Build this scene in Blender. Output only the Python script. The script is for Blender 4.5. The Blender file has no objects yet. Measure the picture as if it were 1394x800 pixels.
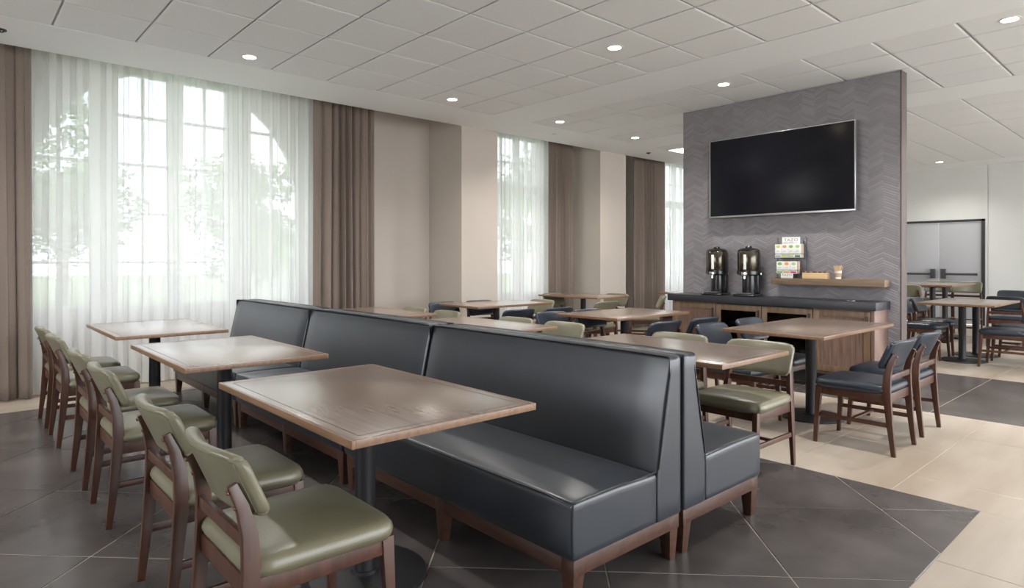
import bpy, bmesh, math, random
from mathutils import Vector, Matrix
random.seed(7)
R = math.radians
SC = bpy.context.scene
COL = SC.collection

# ---------------------------------------------------------------- camera
cam_d = bpy.data.cameras.new('camera')
cam = bpy.data.objects.new('camera', cam_d); COL.objects.link(cam)
cam.location = (0, 0, 1.29)
cam.rotation_euler = (R(90), 0, R(48.4 - 90))
cam_d.sensor_width = 36; cam_d.lens = 860 / 1394 * 36
cam_d.shift_x = (697 - 685) / 1394
cam_d.shift_y = -(400 - 354.5) / 1394
cam_d.clip_start = 0.05; cam_d.clip_end = 200
SC.camera = cam

# ---------------------------------------------------------------- world: bright overcast sky
w = bpy.data.worlds.new('sky'); SC.world = w; w.use_nodes = True
nt = w.node_tree; nt.nodes.clear()
wo = nt.nodes.new('ShaderNodeOutputWorld'); bg = nt.nodes.new('ShaderNodeBackground')
tc = nt.nodes.new('ShaderNodeTexCoord'); nz = nt.nodes.new('ShaderNodeTexNoise'); rp = nt.nodes.new('ShaderNodeValToRGB')
nz.inputs['Scale'].default_value = 2.2; nz.inputs['Detail'].default_value = 5
rp.color_ramp.elements[0].position = .35; rp.color_ramp.elements[0].color = (.80, .88, 1, 1)
rp.color_ramp.elements[1].position = .65; rp.color_ramp.elements[1].color = (1, 1, 1, 1)
nt.links.new(tc.outputs['Generated'], nz.inputs['Vector']); nt.links.new(nz.outputs['Fac'], rp.inputs['Fac'])
nt.links.new(rp.outputs['Color'], bg.inputs['Color']); bg.inputs['Strength'].default_value = 2.5
nt.links.new(bg.outputs[0], wo.inputs[0])

vs = SC.view_settings
vs.view_transform = 'Standard'; vs.look = 'None'; vs.gamma = 1; vs.use_curve_mapping = False
vs.exposure = 1.8

# ---------------------------------------------------------------- materials
def new_mat(name):
    m = bpy.data.materials.new(name); m.use_nodes = True
    return m, m.node_tree, m.node_tree.nodes['Principled BSDF']
def lk(nt, a, b): nt.links.new(a, b)
def mat(name, col, rough=.5, metal=0, spec=.5, var=0., scale=6., stretch=(1, 1, 1), bump=0., bscale=None, coat=0., col2=None, detail=4, sheen=0.):
    m, nt, p = new_mat(name)
    p.inputs['Base Color'].default_value = (*col, 1); p.inputs['Roughness'].default_value = rough
    p.inputs['Metallic'].default_value = metal; p.inputs['Specular IOR Level'].default_value = spec
    p.inputs['Coat Weight'].default_value = coat; p.inputs['Coat Roughness'].default_value = .24
    p.inputs['Sheen Weight'].default_value = sheen
    if var or bump or col2:
        tc = nt.nodes.new('ShaderNodeTexCoord'); mp = nt.nodes.new('ShaderNodeMapping')
        mp.inputs['Scale'].default_value = stretch; lk(nt, tc.outputs['Object'], mp.inputs['Vector'])
        n = nt.nodes.new('ShaderNodeTexNoise'); n.inputs['Scale'].default_value = scale; n.inputs['Detail'].default_value = detail
        lk(nt, mp.outputs[0], n.inputs['Vector'])
        r = nt.nodes.new('ShaderNodeValToRGB')
        a = tuple(c * (1 - var) for c in col); b = tuple(min(1, c * (1 + var)) for c in col)
        if col2: a, b = col, col2
        r.color_ramp.elements[0].position = .32; r.color_ramp.elements[1].position = .68
        r.color_ramp.elements[0].color = (*a, 1); r.color_ramp.elements[1].color = (*b, 1)
        lk(nt, n.outputs['Fac'], r.inputs['Fac']); lk(nt, r.outputs['Color'], p.inputs['Base Color'])
        if bump:
            n2 = n
            if bscale:
                n2 = nt.nodes.new('ShaderNodeTexNoise'); n2.inputs['Scale'].default_value = bscale; n2.inputs['Detail'].default_value = 3
                lk(nt, mp.outputs[0], n2.inputs['Vector'])
            b_ = nt.nodes.new('ShaderNodeBump'); b_.inputs['Strength'].default_value = bump; b_.inputs['Distance'].default_value = .01
            lk(nt, n2.outputs['Fac'], b_.inputs['Height']); lk(nt, b_.outputs[0], p.inputs['Normal'])
    return m
def emit(name, col, s):
    m = bpy.data.materials.new(name); m.use_nodes = True; nt = m.node_tree; nt.nodes.clear()
    o = nt.nodes.new('ShaderNodeOutputMaterial'); e = nt.nodes.new('ShaderNodeEmission')
    e.inputs[0].default_value = (*col, 1); e.inputs[1].default_value = s; lk(nt, e.outputs[0], o.inputs[0]); return m

M = {}
M['ceil_tile'] = mat('ceiling_tile_paint', (.76, .77, .765), .85, var=.03, scale=90, bump=.05, bscale=300)
M['drywall'] = mat('drywall_white', (.82, .835, .83), .7)
M['grid'] = mat('grid_metal', (.45, .45, .44), .6)
M['wall'] = mat('wall_beige_paint', (.47, .415, .36), .75, var=.02, scale=2)
M['wall_white'] = mat('wall_offwhite_panel', (.62, .62, .59), .7, var=.015, scale=2)
M['frame'] = mat('window_white_paint', (.82, .82, .80), .45)
M['dark_tile'] = mat('dark_stone_tile', (.066, .057, .054), .27, spec=.6, scale=2.3, col2=(.112, .098, .094), bump=.12, bscale=14, detail=8)
M['light_tile'] = mat('cream_stone_tile', (.31, .25, .19), .38, scale=1.1, stretch=(.5, 2.6, 1), col2=(.47, .41, .345), bump=.03, bscale=20, detail=8)
M['grout'] = mat('grout_light', (.46, .40, .33), .8)
M['wood'] = mat('walnut_stained_wood', (.050, .0185, .010), .38, scale=5, stretch=(6, 6, .8), col2=(.088, .034, .0185), bump=.03, coat=.15)
M['wood_bench'] = mat('walnut_bench_wood', (.046, .018, .010), .4, scale=6, stretch=(4, 1, 8), col2=(.082, .033, .018), coat=.15)
M['bolt'] = mat('bronze_bolt', (.16, .075, .04), .35, metal=.5)
M['green'] = mat('olive_vinyl', (.165, .152, .098), .36, spec=.5, var=.08, scale=9, bump=.06, bscale=120, coat=.12)
M['navy'] = mat('navy_vinyl', (.014, .021, .033), .38, spec=.5, var=.12, scale=9, bump=.06, bscale=120, coat=.1)
M['bench_v'] = mat('slate_blue_vinyl', (.012, .0165, .024), .37, spec=.65, sheen=.06, var=.12, scale=5, bump=.05, bscale=14, coat=.1)
M['piping'] = mat('dark_piping', (.012, .014, .018), .45)
M['stitch'] = mat('olive_stitching', (.10, .095, .05), .5)
M['top'] = mat('table_walnut_laminate', (.150, .104, .078), .27, spec=.5, scale=4, stretch=(11, .7, 1), col2=(.225, .163, .125), detail=3, coat=.8)
M['edge'] = mat('table_edge_wood', (.165, .087, .045), .35, scale=5, stretch=(9, .7, 9), col2=(.235, .130, .07), coat=.2)
M['black_metal'] = mat('black_powder_coat', (.016, .016, .018), .42, var=.05, scale=30)
M['curtain'] = mat('taupe_drape', (.205, .160, .130), .9, var=.14, scale=130, stretch=(1, 1, 1.6), bump=.12, bscale=260, sheen=.2)
M['tv_frame'] = mat('tv_brushed_metal', (.42, .42, .43), .3, metal=.9)
M['tv_screen'] = mat('tv_screen_glass', (.003, .003, .006), .14, spec=.35, coat=.0)
M['tv_back'] = mat('tv_black_plastic', (.01, .01, .01), .5)
M['counter'] = mat('charcoal_worktop', (.020, .021, .026), .42, var=.1, scale=40)
M['cab'] = mat('cabinet_oak_frame', (.125, .078, .045), .45, scale=5, stretch=(6, 6, .7), col2=(.20, .13, .078), bump=.03)
M['cab_panel'] = mat('cabinet_walnut_panel', (.115, .066, .048), .45, scale=7, stretch=(1, 9, .5), col2=(.21, .13, .10), detail=6)
M['shelfwood'] = mat('shelf_oak', (.13, .085, .05), .5, scale=5, stretch=(6, .8, 9), col2=(.21, .14, .085))
M['cab_dark'] = mat('cabinet_interior', (.012, .012, .013), .5)
M['black_plastic'] = mat('black_gloss_plastic', (.012, .012, .012), .22, coat=.3)
M['smoke_steel'] = mat('smoked_steel', (.10, .085, .065), .18, metal=.85)
M['chrome'] = mat('chrome', (.75, .75, .77), .12, metal=1)
M['white_card'] = mat('white_card', (.78, .78, .75), .5)
M['kraft'] = mat('kraft_paper', (.50, .33, .19), .7, var=.1, scale=20)
M['pine'] = mat('pale_pine', (.62, .42, .22), .55, scale=4, stretch=(1, .8, 8), col2=(.70, .50, .28))
M['brown_pkt'] = mat('brown_packets', (.20, .11, .06), .6)
M['door'] = mat('door_grey_paint', (.40, .40, .41), .5)
M['door_frame'] = mat('door_frame_black', (.03, .03, .033), .45)
M['bar'] = mat('push_bar_metal', (.10, .10, .11), .35, metal=.6)
M['endcap'] = mat('wall_end_cap', (.10, .078, .072), .55, var=.1, scale=8, stretch=(1, 1, .3))
M['lamp'] = emit('downlight_glow', (1, .86, .62), 9)
M['lamp_trim'] = mat('downlight_trim', (.7, .7, .68), .5)
M['vent_face'] = emit('vent_glow', (1, .98, .94), 1.4)  # air vent face, its brightness put in as emission
M['text_grey'] = mat('grey_print', (.22, .25, .28), .6)
M['leaf'] = mat('tree_leaves', (.10, .19, .05), .6, scale=1.2, col2=(.22, .33, .10))
M['bark'] = mat('tree_bark', (.12, .09, .06), .9)
M['lawn'] = mat('lawn_grass', (.20, .27, .13), .9, scale=3, col2=(.33, .40, .22))
M['bounce'] = mat('pale_bounce_ground', (.62, .60, .56), .9)  # unseen ground, kept pale to throw light up at the ceiling
def flat(n, c): return mat(n, c, .55)
for n, c in dict(k_grey=(.42, .40, .48), k_lime=(.52, .55, .12), k_pale=(.40, .52, .22), k_dgreen=(.05, .17, .07), k_green=(.20, .42, .08), k_orange=(.75, .30, .06),
                 k_mag=(.55, .04, .16), k_cream=(.62, .48, .34), k_pink=(.62, .30, .18)).items(): M[n] = flat('print_' + n[2:], c)

# sheer fabric: part see-through, part light-diffusing
def sheer_mat():
    m = bpy.data.materials.new('sheer_voile'); m.use_nodes = True; nt = m.node_tree; nt.nodes.clear()
    o = nt.nodes.new('ShaderNodeOutputMaterial'); tr = nt.nodes.new('ShaderNodeBsdfTransparent')
    tl = nt.nodes.new('ShaderNodeBsdfTranslucent'); df = nt.nodes.new('ShaderNodeBsdfDiffuse')
    tl.inputs[0].default_value = (.86, .86, .855, 1); df.inputs[0].default_value = (.86, .86, .84, 1)
    a = nt.nodes.new('ShaderNodeMixShader'); a.inputs[0].default_value = .42
    b = nt.nodes.new('ShaderNodeMixShader')
    lw = nt.nodes.new('ShaderNodeLayerWeight'); lw.inputs[0].default_value = .35   # threads close up when seen at a slant
    mr = nt.nodes.new('ShaderNodeMapRange'); mr.inputs['To Min'].default_value = .80; mr.inputs['To Max'].default_value = .96
    lk(nt, lw.outputs['Facing'], mr.inputs['Value']); lk(nt, mr.outputs[0], b.inputs[0])
    lk(nt, tl.outputs[0], a.inputs[1]); lk(nt, df.outputs[0], a.inputs[2])
    lk(nt, tr.outputs[0], b.inputs[1]); lk(nt, a.outputs[0], b.inputs[2]); lk(nt, b.outputs[0], o.inputs[0]); return m
M['sheer'] = sheer_mat()
def glass_mat():
    m = bpy.data.materials.new('pane_glass'); m.use_nodes = True; nt = m.node_tree; nt.nodes.clear()
    o = nt.nodes.new('ShaderNodeOutputMaterial'); tr = nt.nodes.new('ShaderNodeBsdfTransparent'); g = nt.nodes.new('ShaderNodeBsdfGlossy')
    g.inputs['Roughness'].default_value = .03; tr.inputs[0].default_value = (.46, .468, .48, 1)
    f = nt.nodes.new('ShaderNodeFresnel'); f.inputs[0].default_value = 1.45; b = nt.nodes.new('ShaderNodeMixShader')
    lk(nt, f.outputs[0], b.inputs[0]); lk(nt, tr.outputs[0], b.inputs[1]); lk(nt, g.outputs[0], b.inputs[2]); lk(nt, b.outputs[0], o.inputs[0]); return m
M['glass'] = glass_mat()

# chevron textile wallcovering (object coords: y across, z up)
def chevron_mat():
    m, nt, p = new_mat('chevron_wallcovering'); N = nt.nodes
    def mth(op, a, b=None, c=None):
        n = N.new('ShaderNodeMath'); n.operation = op
        for i, v in enumerate((a, b, c)):
            if v is None: continue
            if isinstance(v, (int, float)): n.inputs[i].default_value = v
            else: lk(nt, v, n.inputs[i])
        return n.outputs[0]
    tc = N.new('ShaderNodeTexCoord'); s = N.new('ShaderNodeSeparateXYZ'); lk(nt, tc.outputs['Object'], s.inputs[0])
    A = .135; P = .026
    yy = mth('DIVIDE', s.outputs[1], A); col = mth('FLOOR', yy); fr = mth('FRACT', yy)
    tri = mth('PINGPONG', yy, 1.0)
    h = mth('ADD', s.outputs[2], mth('MULTIPLY', tri, .062))
    k = mth('DIVIDE', h, P); row = mth('FLOOR', k); f = mth('FRACT', k)
    wn = N.new('ShaderNodeTexWhiteNoise'); wn.noise_dimensions = '2D'; cb = N.new('ShaderNodeCombineXYZ')
    lk(nt, col, cb.inputs[0]); lk(nt, row, cb.inputs[1]); lk(nt, cb.outputs[0], wn.inputs['Vector'])
    par = mth('MODULO', mth('ABSOLUTE', col), 2.0)
    big = N.new('ShaderNodeTexNoise'); big.inputs['Scale'].default_value = 2.2; lk(nt, tc.outputs['Object'], big.inputs['Vector'])
    v = mth('ADD', mth('MULTIPLY', wn.outputs['Value'], .45), mth('MULTIPLY', big.outputs['Fac'], .5))
    r = N.new('ShaderNodeValToRGB'); r.color_ramp.elements[0].position = .2; r.color_ramp.elements[1].position = .85
    r.color_ramp.elements[0].color = (.185, .172, .183, 1); r.color_ramp.elements[1].color = (.270, .252, .266, 1)
    lk(nt, v, r.inputs['Fac']); lk(nt, r.outputs['Color'], p.inputs['Base Color'])
    p.inputs['Roughness'].default_value = .5
    hgt = mth('MULTIPLY', mth('PINGPONG', f, .5), mth('ADD', .4, wn.outputs['Value']))
    bp = N.new('ShaderNodeBump'); bp.inputs['Strength'].default_value = .6; bp.inputs['Distance'].default_value = .006
    lk(nt, hgt, bp.inputs['Height']); lk(nt, bp.outputs[0], p.inputs['Normal'])
    return m
M['chevron'] = chevron_mat()

# ---------------------------------------------------------------- mesh helpers
class MB:
    def __init__(s): s.v = []; s.f = []
    def add(s, vs, fs):
        o = len(s.v); s.v += [tuple(v) for v in vs]; s.f += [[i + o for i in f] for f in fs]; return s
    def box(s, x0, x1, y0, y1, z0, z1):
        return s.add([(x, y, z) for z in (z0, z1) for x, y in ((x0, y0), (x1, y0), (x1, y1), (x0, y1))],
                     [(3, 2, 1, 0), (4, 5, 6, 7), (0, 1, 5, 4), (1, 2, 6, 5), (2, 3, 7, 6), (3, 0, 4, 7)])
    def bar(s, p0, p1, a0, a1, side=(0, 1, 0)):
        """tapered bar with section a0=(w along side, d) at p0 and a1 at p1"""
        p0, p1 = Vector(p0), Vector(p1); d = (p1 - p0).normalized(); u = Vector(side); u = (u - d * u.dot(d)).normalized(); v = d.cross(u)
        vs = []
        for p, (a, b) in ((p0, a0), (p1, a1)):
            vs += [p + u * (sx * a / 2) + v * (sy * b / 2) for sx, sy in ((-1, -1), (1, -1), (1, 1), (-1, 1))]
        return s.add(vs, [(3, 2, 1, 0), (4, 5, 6, 7), (0, 1, 5, 4), (1, 2, 6, 5), (2, 3, 7, 6), (3, 0, 4, 7)])
    def path(s, pts, secs, side=(0, 1, 0)):
        """swept rectangular section through points"""
        pts = [Vector(p) for p in pts]; n = len(pts); vs = []; fs = []
        for i, (p, (a, b)) in enumerate(zip(pts, secs)):
            d = ((pts[min(i + 1, n - 1)] - p).normalized() + (p - pts[max(i - 1, 0)]).normalized()).normalized()
            u = Vector(side); u = (u - d * u.dot(d)).normalized(); v = d.cross(u)
            vs += [p + u * (sx * a / 2) + v * (sy * b / 2) for sx, sy in ((-1, -1), (1, -1), (1, 1), (-1, 1))]
        for i in range(n - 1):
            for k in range(4): a, b = i * 4 + k, i * 4 + (k + 1) % 4; fs.append((a, b, b + 4, a + 4))
        fs.append((3, 2, 1, 0)); e = 4 * (n - 1); fs.append((e, e + 1, e + 2, e + 3)); return s.add(vs, fs)
    def lathe(s, prof, c=(0, 0, 0), n=28):
        vs = []; fs = []; m = len(prof)
        for r, z in prof: vs += [(c[0] + r * math.cos(2 * math.pi * k / n), c[1] + r * math.sin(2 * math.pi * k / n), c[2] + z) for k in range(n)]
        for i in range(m - 1):
            for k in range(n): a, b = i * n + k, i * n + (k + 1) % n; fs.append((a, b, b + n, a + n))
        fs.append(tuple(range(n))[::-1]); fs.append(tuple((m - 1) * n + k for k in range(n))); return s.add(vs, fs)
    def tube(s, pts, r, n=6, closed=False):
        pts = [Vector(p) for p in pts]; m = len(pts); vs = []; fs = []
        for i, p in enumerate(pts):
            if closed: a, b = pts[i - 1], pts[(i + 1) % m]
            else: a, b = pts[max(i - 1, 0)], pts[min(i + 1, m - 1)]
            d = (b - a).normalized(); u = d.orthogonal().normalized() if abs(d.z) > .9 else d.cross(Vector((0, 0, 1))).normalized(); v = d.cross(u)
            vs += [p + (u * math.cos(2 * math.pi * k / n) + v * math.sin(2 * math.pi * k / n)) * r for k in range(n)]
        for i in range(m if closed else m - 1):
            j = (i + 1) % m
            for k in range(n): fs.append((i * n + k, i * n + (k + 1) % n, j * n + (k + 1) % n, j * n + k))
        if not closed: fs.append(tuple(range(n))[::-1]); fs.append(tuple((m - 1) * n + k for k in range(n)))
        return s.add(vs, fs)
    def rbox(s, c, size, r, n=6, fn=None):
        """rounded box from a subdivided cube; fn(u,v,w,p) may deform (u,v,w in -1..1)"""
        idx = {}; vs = []; fs = []; hx, hy, hz = [q / 2 for q in size]; rr = min(r, hx, hy, hz)
        def prm(i, h):
            # samples: 3 within each rounded end and the rest across
            return i
        def samples(h):
            e = rr / h; a = [-1, -1 + e * .3, -1 + e]; k = max(1, n)
            mid = [(-1 + e) + (2 - 2 * e) * j / k for j in range(1, k)]
            return a + mid + [1 - e, 1 - e * .3, 1]
        SX, SY, SZ = samples(hx), samples(hy), samples(hz)
        def vert(i, j, k):
            key = (i, j, k)
            if key in idx: return idx[key]
            u, v, w_ = SX[i], SY[j], SZ[k]; p = Vector((u * hx, v * hy, w_ * hz))
            q = Vector((max(-hx + rr, min(hx - rr, p.x)), max(-hy + rr, min(hy - rr, p.y)), max(-hz + rr, min(hz - rr, p.z))))
            d = p - q
            if d.length > 1e-9: p = q + d.normalized() * rr
            if fn: p = fn(u, v, w_, p)
            idx[key] = len(vs); vs.append((c[0] + p[0], c[1] + p[1], c[2] + p[2])); return idx[key]
        a, b, d = len(SX) - 1, len(SY) - 1, len(SZ) - 1
        for i in range(a):
            for j in range(b):
                fs.append((vert(i, j, 0), vert(i, j + 1, 0), vert(i + 1, j + 1, 0), vert(i + 1, j, 0)))
                fs.append((vert(i, j, d), vert(i + 1, j, d), vert(i + 1, j + 1, d), vert(i, j + 1, d)))
        for i in range(a):
            for k in range(d):
                fs.append((vert(i, 0, k), vert(i + 1, 0, k), vert(i + 1, 0, k + 1), vert(i, 0, k + 1)))
                fs.append((vert(i, b, k), vert(i, b, k + 1), vert(i + 1, b, k + 1), vert(i + 1, b, k)))
        for j in range(b):
            for k in range(d):
                fs.append((vert(0, j, k), vert(0, j, k + 1), vert(0, j + 1, k + 1), vert(0, j + 1, k)))
                fs.append((vert(a, j, k), vert(a, j + 1, k), vert(a, j + 1, k + 1), vert(a, j, k + 1)))
        return s.add(vs, fs)
    def mesh(s, name, m, smooth=False, bevel=0, angle=None):
        me = bpy.data.meshes.new(name); me.from_pydata(s.v, [], s.f); me.materials.append(m)
        if bevel:
            bm = bmesh.new(); bm.from_mesh(me)
            bmesh.ops.bevel(bm, geom=[e for e in bm.edges if len(e.link_faces) == 2 and e.calc_face_angle(0) > .6], offset=bevel, segments=2, affect='EDGES', profile=.6)
            bm.to_mesh(me); bm.free()
        if smooth or bevel:
            me.polygons.foreach_set('use_smooth', [True] * len(me.polygons))
            try: me.set_sharp_from_angle(angle=angle or R(40))
            except Exception: pass
        me.update(); return me
    def obj(s, name, m, parent=None, **kw):
        o = bpy.data.objects.new(name, s.mesh(name, M[m] if isinstance(m, str) else m, **kw)); COL.objects.link(o)
        if parent: o.parent = parent
        return o

def tag(o, label=None, cat=None, group=None, kind=None):
    if label: o['label'] = label
    if cat: o['category'] = cat
    if group: o['group'] = group
    if kind: o['kind'] = kind
    return o
def thing(name, label, cat, loc=(0, 0, 0), rz=0, group=None):
    o = bpy.data.objects.new(name, None); COL.objects.link(o); o.location = loc; o.rotation_euler = (0, 0, rz); o.empty_display_size = .1
    return tag(o, label, cat, group)
def struct(mb, name, m, parent=None, **kw):
    o = mb.obj(name, m, parent, **kw)
    if not parent: o['kind'] = 'structure'
    return o
def kids(o): return [c for c in COL.objects if c.parent == o]
def dup(proto, loc, rz=0, label=None, group=None):
    def cp(o, par):
        c = o.copy(); COL.objects.link(c); c.parent = par
        for k in CH.get(o.name, []): cp(bpy.data.objects[k], c)
        return c
    if proto.name not in CH:
        def walk(o):
            ks = [c for c in COL.objects if c.parent == o]; CH[o.name] = [k.name for k in ks]
            for k in ks: walk(k)
        walk(proto)
    r = cp(proto, None); r.location = loc; r.rotation_euler = (0, 0, rz)
    if label: r['label'] = label
    if group: r['group'] = group
    return r
CH = {}

# ================================================================ STRUCTURE
ZC = 3.188                       # ceiling plane
X0, X1, YB, YW, YS = -3.6, 15.45, -4.6, 7.82, 7.03
# ---- floor
floor = struct(MB().box(X0 - .2, X1 + .2, YB, YW + .2, -.15, -.003), 'floor', 'grout')
def clip(poly, x0, x1, y0, y1):
    def cl(P, f, val, ax, keep):
        out = []
        for i in range(len(P)):
            a, b = P[i - 1], P[i]; ia, ib = keep(a[ax], val), keep(b[ax], val)
            if ia != ib:
                t = (val - a[ax]) / (b[ax] - a[ax]); out.append((a[0] + t * (b[0] - a[0]), a[1] + t * (b[1] - a[1])))
            if ib: out.append(b)
        return out
    ge, le = (lambda v, k: v >= k), (lambda v, k: v <= k)
    for ax, lo, hi in ((0, x0, x1), (1, y0, y1)):
        if len(poly) >= 3: poly = cl(poly, None, lo, ax, ge)
        if len(poly) >= 3: poly = cl(poly, None, hi, ax, le)
    return poly
def slab(poly, z0, z1, bev=.0015):
    """flat tile with a tiny arris"""
    cx = sum(p[0] for p in poly) / len(poly); cy = sum(p[1] for p in poly) / len(poly); n = len(poly)
    top = [(p[0] + (cx - p[0]) * .004, p[1] + (cy - p[1]) * .004, z1) for p in poly]
    mb = MB(); mb.add([(p[0], p[1], z0) for p in poly] + [(p[0], p[1], z1 - bev) for p in poly] + top,
                      [tuple(range(2 * n, 3 * n))] + [(i, (i + 1) % n, n + (i + 1) % n, n + i) for i in range(n)] + [(n + i, n + (i + 1) % n, 2 * n + (i + 1) % n, 2 * n + i) for i in range(n)])
    return mb
def area(P): return abs(sum(P[i - 1][0] * P[i][1] - P[i][0] * P[i - 1][1] for i in range(len(P)))) / 2
# dark diagonal tiles, zone 1
G = .0035
DX0, DX1, DY0, DY1 = -2.4, 4.0, .80, 6.80
for a in range(-9, 12):          # strips of X+Y
    for b in range(-9, 12):      # strips of Y-X
        s0, s1 = 3.74 + 1.054 * a + G * 1.4, 3.74 + 1.054 * (a + 1) - G * 1.4
        d0, d1 = -1.44 + 1.054 * b + G * 1.4, -1.44 + 1.054 * (b + 1) - G * 1.4
        P = [((s - d) / 2, (s + d) / 2) for s, d in ((s0, d1), (s0, d0), (s1, d0), (s1, d1))]
        P = clip(P, DX0 + .003, DX1 - .001, DY0 + .003, DY1 - .003)
        if len(P) >= 3 and area(P) > .004:
            slab(P, -.006, random.uniform(-.0004, .0004)).obj('dark_floor_tile', 'dark_tile', floor)
# dark zone 2 (square to the room)
for i in range(2):
    for j in range(7):
        x0 = 6.28 + 1.135 * i; y0 = -2.0 + 1.205 * j
        if y0 > 6.2: continue
        slab([(x0 + .003, y0 + .003), (x0 + 1.132, y0 + .003), (x0 + 1.132, y0 + 1.202), (x0 + .003, y0 + 1.202)], -.006, 0).obj('dark_floor_tile', 'dark_tile', floor)
# cream tiles elsewhere
def cream(xa, xb, ya, yb, lx, ly, ox, oy, stag=.5):
    j = 0; y = oy
    while y < yb:
        x = ox - (lx * stag if j % 2 else 0)
        while x < xb:
            P = clip([(x + .002, y + .002), (x + lx - .002, y + .002), (x + lx - .002, y + ly - .002), (x + .002, y + ly - .002)], xa, xb, ya, yb)
            if len(P) >= 3 and area(P) > .01: slab(P, -.006, random.uniform(-.0003, .0003)).obj('cream_floor_tile', 'light_tile', floor)
            x += lx
        y += ly; j += 1
cream(4.0, 6.28, -1.8, 7.80, 1.2, .61, 3.16, -1.84)
cream(8.55, 15.4, -1.8, 7.80, 1.2, 1.2, 8.55, -2.0, 0)
cream(6.28, 8.55, 6.43, 7.80, 1.2, .7, 6.28, 6.43, 0)
cream(-2.4, 4.0, 6.80, 7.80, 1.2, .5, -2.4, 6.80)
cream(-.8, 4.0, -1.8, .80, 1.2, .61, -2.2, -1.64 - .0)

# ---- ceiling
ceil = struct(MB().box(X0 - .2, X1 + .2, YB, YS, ZC + .012, ZC + .15), 'ceiling', 'grid')
n_ = 0
def trim(mb, m='drywall', **kw):
    global n_; n_ += 1; return struct(mb, 'trim_%d' % n_, m, **kw)
YF = 6.255
FX = [5.365, 6.06, 8.24, 8.97, 14.70]
trim(MB().box(X0, X1, YF, YS, ZC, ZC + .05))                      # band by the windows
trim(MB().box(FX[0], FX[1], YB, YF, ZC, ZC + .05))
trim(MB().box(FX[2], FX[3], YB, YF, ZC, ZC + .05))
trim(MB().box(FX[4], X1, YB, YF, ZC, ZC + .05))
trim(MB().box(X0 - .2, X1 + .2, YS, YS + .02, ZC, 3.75))          # pocket face over the curtains
trim(MB().box(X0 - .2, X1 + .2, YS, YW + .3, 3.75, 3.85))         # pocket top
rows = [6.255, 5.63] + [5.63 - .608 * k for k in range(1, 10)]
def tile_field(xs):
    cache = {}
    for xa, xb in zip(xs, xs[1:]):
        for yb_, ya in zip(rows, rows[1:]):
            k = (round(xb - xa, 3), round(yb_ - ya, 3))
            if k not in cache:
                hx, hy = k[0] / 2, k[1] / 2; mb = MB(); g = .008; e = .012
                A = [(-hx + g, -hy + g), (hx - g, -hy + g), (hx - g, hy - g), (-hx + g, hy - g)]
                B = [(x - math.copysign(e, x), y - math.copysign(e, y)) for x, y in A]
                mb.add([(x, y, .011) for x, y in A] + [(x, y, .004) for x, y in A] + [(x, y, 0) for x, y in B],
                       [(11, 10, 9, 8)] + [(i, 4 + i, 4 + (i + 1) % 4, (i + 1) % 4)[::-1] for i in range(4)] + [(4 + i, 8 + i, 8 + (i + 1) % 4, 4 + (i + 1) % 4)[::-1] for i in range(4)])
                cache[k] = mb.mesh('ceiling_tile', M['ceil_tile'])
            o = bpy.data.objects.new('ceiling_tile', cache[k]); COL.objects.link(o); o.parent = ceil
            o.location = ((xa + xb) / 2, (ya + yb_) / 2, ZC - .001 + random.uniform(-.0008, .0008))
f1 = [5.365, 4.82] + [4.82 - .594 * k for k in range(1, 10)]
tile_field(sorted(f1))
tile_field([6.06, 6.52, 7.12, 7.70, 8.24])
tile_field([8.97 + .573 * k for k in range(11)])

# ---- walls
def arch_wall(xa, xb, cx, r, zc, sill, y0, y1, z1):
    """wall piece with a round-headed opening"""
    mb = MB(); n = 24
    arc = [(cx + r * math.cos(math.pi * k / n), zc + r * math.sin(math.pi * k / n)) for k in range(n + 1)]  # right -> left
    mb.box(xa, cx - r, y0, y1, 0, z1); mb.box(cx + r, xb, y0, y1, 0, z1); mb.box(cx - r, cx + r, y0, y1, 0, sill)
    for k in range(n):
        (xa_, za), (xb_, zb) = arc[k], arc[k + 1]
        mb.add([(xa_, y0, za), (xb_, y0, zb), (xb_, y0, z1), (xa_, y0, z1), (xa_, y1, za), (xb_, y1, zb), (xb_, y1, z1), (xa_, y1, z1)],
               [(0, 1, 2, 3), (7, 6, 5, 4), (0, 4, 5, 1)])
    return mb
W1 = dict(cx=2.05, r=1.42, zc=2.03)
mb = arch_wall(X0, 5.46, W1['cx'], W1['r'] + .06, W1['zc'], .62, YW, YW + .3, 3.8)
mb.box(5.46, 6.6, YW, YW + .3, 0, 3.8)
mb.box(6.6, 7.9, YW, YW + .3, 0, .62); mb.box(6.6, 7.9, YW, YW + .3, 3.45, 3.8); mb.box(7.9, 10.75, YW, YW + .3, 0, 3.8)
mb.box(10.75, 12.75, YW, YW + .3, 0, .62); mb.box(10.75, 12.75, YW, YW + .3, 3.45, 3.8); mb.box(12.75, X1 + .2, YW, YW + .3, 0, 3.8)
struct(mb, 'wall_window', 'wall')
struct(MB().box(5.46, 6.13, YS, YW, 0, ZC).box(5.46, 6.13, YS + .021, YW, ZC, 3.75), 'wall_pillar', 'wall')
struct(MB().box(8.48, 9.19, YS, YW, 0, ZC).box(8.48, 9.19, YS + .021, YW, ZC, 3.75), 'wall_pillar_far', 'wall')
struct(MB().box(X0 - .2, X0, YB, 1.4, 0, ZC).box(X0 - .2, X0, 5.2, YW, 0, ZC).box(X0 - .2, X0, 1.4, 5.2, 0, .9), 'wall_left', 'wall')  # unseen side wall, its opening shaped to let fill light in
struct(MB().box(X0 - .2, .4, YB - .2, YB, 0, ZC), 'wall_fill_block', 'wall')  # unseen wall piece, added to hold back fill from behind the camera
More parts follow.
